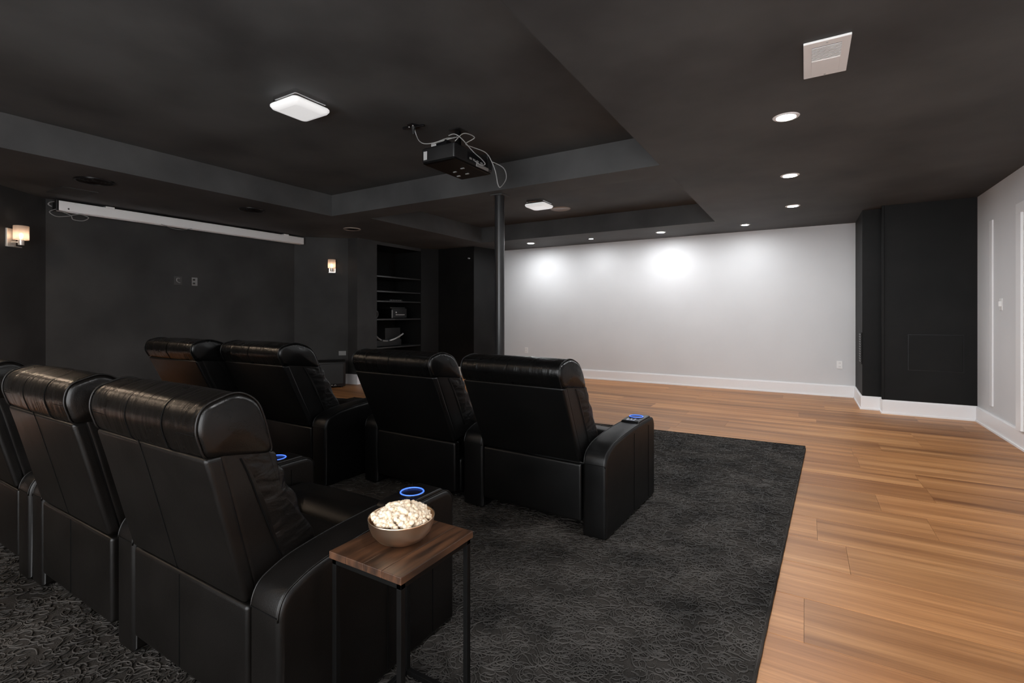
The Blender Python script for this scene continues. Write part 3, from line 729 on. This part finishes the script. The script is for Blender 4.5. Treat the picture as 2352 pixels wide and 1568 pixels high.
def place(t, x, y, z, rz, label, s=1):
    t.location = (x, y, z); t.rotation_euler = (0, 0, math.radians(rz)); t.scale = (s, s, s)
    t['label'] = label; t['category'] = 'recliner'; t['group'] = 'black leather cinema recliners'
def copy_tree(o, parent=None):
    c = o.copy(); C.objects.link(c)
    if parent is not None: c.parent = parent
    for ch in list(o.children): copy_tree(ch, c)
    return c
RZ = .0200
c4 = recliner(FAR, .665, (-1, 1), seams=(), panel=(1,), la=.155); place(c4, -1.358, 2.45, RZ, -2.5, 'rightmost recliner of the front row, with two blue-lit cup holders and the open side arm')
c3 = recliner(FAR, .70, (-1,), seams=()); place(c3, -2.225, 2.44, RZ, -1, 'second recliner from the right in the front row')
c2 = recliner(FAR, .70, (1,), seams=())
place(c2, -3.32, 2.20, RZ, 0, 'front-row recliner left of the gap, just before the black speaker box', 1.04)
c1 = recliner(FAR, .70, (-1,), seams=()); place(c1, -4.10, 2.04, RZ, 0, 'leftmost recliner of the front row, before the dark recess wall', 1.05)
rC = recliner(NEAR, .69, (-1, 1), WARM_LIT, seams=(.46,)); place(rC, -1.655, .775, RZ, 0, 'nearest recliner, right end of the back row, beside the walnut side table')
rB = recliner(NEAR, .69, (-1,), WARM_LIT, seams=(.46,)); place(rB, -2.476, .76, RZ, 0, 'second recliner from the right in the back row, cut by the left picture edge')
rA = recliner(NEAR, .69, (1,), WARM_LIT, seams=(.46,)); place(rA, -3.436, .75, RZ, 0, 'back-row recliner at the left edge of the picture, only its arm in view')

# ------------------------------------------------------------------ side table, bowl, popcorn
TX0, TX1, TY0, TY1, TZ = -1.140, -.868, .905, 1.215, .54
t = empty('side_table', ((TX0+TX1)/2, (TY0+TY1)/2, RZ), 0, 'small side table with walnut top and thin black metal legs', 'table')
hx, hy = (TX1-TX0)/2, (TY1-TY0)/2; zt = TZ-RZ
for i in range(4):
    a = -hx+2*hx*i/4; b = a+2*hx/4
    link('top_plank', B(a+.0003, b-.0003, -hy, hy, zt-.020, zt, .0015, 2), WALNUT, t)
bm = bmesh.new(); q = .016; ins = .006
fx, fy = hx-ins, hy-ins
for s in (-1, 1):
    box(bm, -fx, fx, s*fy-(q if s > 0 else 0), s*fy+(q if s < 0 else 0), zt-.036, zt-.0205, .001)
    box(bm, s*fx-(q if s > 0 else 0), s*fx+(q if s < 0 else 0), -fy, fy, zt-.036, zt-.0205, .001)
link('top_frame', bm, BLKMET, t)
for sx in (-1, 1):
    for sy in (-1, 1):
        x = sx*(fx-q/2); y = sy*(fy-q/2); link('leg', B(x-q/2, x+q/2, y-q/2, y+q/2, 0, zt-.0363, .001), BLKMET, t)
for s in (-1, 1):
    link('foot_rail', B(-fx+q, fx-q, s*(fy-q/2)-q/2, s*(fy-q/2)+q/2, 0, q, .001), BLKMET, t)
    link('foot_rail', B(s*(fx-q/2)-q/2, s*(fx-q/2)+q/2, -fy+q, fy-q, 0, q, .001), BLKMET, t)
BX, BY = -1.010, 1.055
t = empty('snack_bowl', (BX, BY, TZ), 0, 'brushed metal bowl heaped with popcorn on the walnut side table', 'bowl')
bm = bmesh.new()
lathe(bm, [(0, .0), (.040, .0), (.045, .002), (.068, .014), (.084, .032), (.092, .052), (.095, .070), (.0962, .074), (.0945, .0755), (.0925, .073), (.089, .052), (.080, .034), (.062, .018), (.03, .010), (0, .009)], 56)
link('bowl_shell', bm, STEEL, t, smooth=True)
pm = []
for v in range(4):
    bm = bmesh.new(); rv = random.Random(20+v)
    for k in range(5):
        a = rv.uniform(0, 2*PI); e = rv.uniform(-.7, .9); d = 0 if k == 0 else .0062
        c = Vector((math.cos(a)*math.cos(e), math.sin(a)*math.cos(e), math.sin(e)))*d
        bmesh.ops.create_icosphere(bm, subdivisions=1, radius=rv.uniform(.0042, .0068), matrix=Matrix.Translation(c) @ Matrix.Diagonal((rv.uniform(.8, 1.3), 1, rv.uniform(.75, 1.05), 1)))
    me = bpy.data.meshes.new('popcorn'); bm.to_mesh(me); bm.free(); me.materials.append(POP); me.shade_smooth(); pm.append(me)
rp = random.Random(5)
def piece(x, y, z, s=1):
    o = bpy.data.objects.new('popcorn', rp.choice(pm)); C.objects.link(o)
    o.location = (BX+x, BY+y, TZ+z); o.rotation_euler = (rp.uniform(0, 6), rp.uniform(0, 6), rp.uniform(0, 6)); o.scale = (s, s, s)
    tag(o, 'cream popcorn piece heaped in the metal bowl', 'popcorn', 'popcorn pieces in the bowl')
GA = PI*(3-5**.5)
N1 = 130
for k in range(N1):
    r = .079*math.sqrt((k+.5)/N1); a = k*GA
    z = .067+.031*(1-(r/.079)**2)+rp.uniform(-.002, .003)
    piece(r*math.cos(a), r*math.sin(a), z, rp.uniform(1.15, 1.5))
bed = bmesh.new()
for k in range(60):
    r = .07*math.sqrt((k+.5)/60); a = k*GA+1
    b2 = bmesh.new(); b2.from_mesh(rp.choice(pm)); b2.transform(Matrix.Translation((r*math.cos(a), r*math.sin(a), .052+.024*(1-(r/.07)**2))) @ Matrix.Scale(1.3, 4)); merge(bed, b2)
tag(link('popcorn_bed', bed, POP, None, smooth=True, loc=(BX, BY, TZ)), 'the hidden lower popcorn under the heap in the metal bowl', 'popcorn', kind='stuff')

# ------------------------------------------------------------------ rug
RXR = lambda y: -.145+(y-1.767)*.0434      # right edge drifts slightly to the right with distance
rug = empty('area_rug', (0, 0, 0), 0, 'charcoal black rug with curling cord pile under both rows of recliners', 'rug')
RX0, RY0, RY1 = -5.55, -1.3, 5.13
bm = bmesh.new()
q = [(RX0, RY0), (RXR(RY0), RY0), (RXR(RY1)+.0, RY1), (RX0, RY1-.30)]
lo = [bm.verts.new((x, y, .0005)) for x, y in q]; hi = [bm.verts.new((x, y, .012)) for x, y in q]
bm.faces.new(lo[::-1]); bm.faces.new(hi)
for i in range(4): bm.faces.new((lo[i], lo[(i+1) % 4], hi[(i+1) % 4], hi[i]))
link('backing', bm, RUGB, rug)
def pile():
    import numpy as np
    rg = np.random.default_rng(11)
    V = []; F = []; nseg, ns = 11, 4; base = 0
    N = 0
    verts = []; faces = []
    cosj = np.cos(2*PI*np.arange(ns)/ns+.4); sinj = np.sin(2*PI*np.arange(ns)/ns+.4)
    fq = []
    for i in range(nseg-1):
        for j in range(ns):
            fq.append((i*ns+j, i*ns+(j+1) % ns, (i+1)*ns+(j+1) % ns, (i+1)*ns+j))
    fq = np.array(fq)
    def cell(x0, x1, y0, y1, dens, L0, R0):
        nonlocal base
        n = int((x1-x0)*(y1-y0)*dens)
        for _ in range(n):
            x = rg.uniform(x0, x1); y = rg.uniform(y0, y1)
            xr = RXR(y)-.006
            if x > xr or y > RY1-.01-.054*max(0, -x): continue
            L = L0*rg.uniform(.6, 1.5); curl = rg.uniform(.8, 5.5)*rg.choice([-1, 1]); a = rg.uniform(0, 2*PI); wob = rg.uniform(-1.5, 1.5)
            pts = []; px, py = x, y; st = L/(nseg-1)
            for i in range(nseg):
                u = i/(nseg-1)
                pts.append((min(px, RXR(py)), min(py, RY1-.054*max(0, -px)), .0125+.0022*math.sin(PI*u)+rg.uniform(0, .0012)))
                a += curl*st/L*1.35+wob*math.cos(u*6)*.22
                px += st*math.cos(a); py += st*math.sin(a)
            P = np.array(pts); T = np.gradient(P, axis=0); T /= np.linalg.norm(T, axis=1)[:, None]+1e-9
            Sx = np.stack([-T[:, 1], T[:, 0], 0*T[:, 0]], 1); Sx /= np.linalg.norm(Sx, axis=1)[:, None]+1e-9
            U = np.cross(T, Sx)
            R = R0*rg.uniform(.7, 1.25)
            ring = P[:, None, :]+R*(Sx[:, None, :]*cosj[None, :, None]+U[:, None, :]*sinj[None, :, None])
            verts.append(ring.reshape(-1, 3)); faces.append(fq+base); base += nseg*ns
    cell(-1.9, 0, .3, 2.6, 1700, .095, .0024)
    cell(-3.6, -1.9, -.1, .9, 1300, .095, .0024)
    cell(-3.6, -1.9, .9, 2.6, 600, .095, .0024)
    cell(-1.2, .05, 2.6, 4.0, 1300, .10, .0026)
    cell(-1.6, .05, 4.0, 5.14, 900, .10, .0030)
    cell(-3.4, -1.2, 2.6, 4.0, 250, .065, .0030)
    cell(-5.5, -3.6, -1.28, 3.0, 380, .095, .0026)
    cell(-3.6, 0, -1.28, -.1, 700, .095, .0026)
    cell(-1.9, 0, -.1, .3, 900, .095, .0026)
    cell(-3.6, -1.6, 4.0, 5.1, 350, .095, .0030)
    cell(-5.5, -3.6, 3.0, 5.0, 150, .065, .0030)
    V = np.concatenate(verts); F = np.concatenate(faces)
    me = bpy.data.meshes.new('pile')
    me.vertices.add(len(V)); me.vertices.foreach_set('co', V.astype('f').ravel())
    me.loops.add(len(F)*4); me.loops.foreach_set('vertex_index', F.astype('i').ravel())
    me.polygons.add(len(F)); me.polygons.foreach_set('loop_start', (np.arange(len(F))*4).astype('i')); me.polygons.foreach_set('loop_total', np.full(len(F), 4, 'i'))
    me.update(); me.validate(); me.shade_smooth(); me.materials.append(RUGP)
    o = bpy.data.objects.new('pile', me); C.objects.link(o); o.parent = rug; o['kind'] = 'stuff'
    print('pile quads', len(F))
pile()
bm = bmesh.new()
tube(bm, [(RXR(RY0), RY0, .008)] + [(RXR(y)+.0006*math.sin(y*40), y, .009) for y in [RY0+.05+i*.04 for i in range(int((RY1-RY0-.1)/.04))]] + [(RXR(RY1), RY1, .009), (RX0, RY1-.30, .009)], .0085, 6)
link('bound_edge', bm, RUGB, rug, smooth=True)
print('boards', nb)
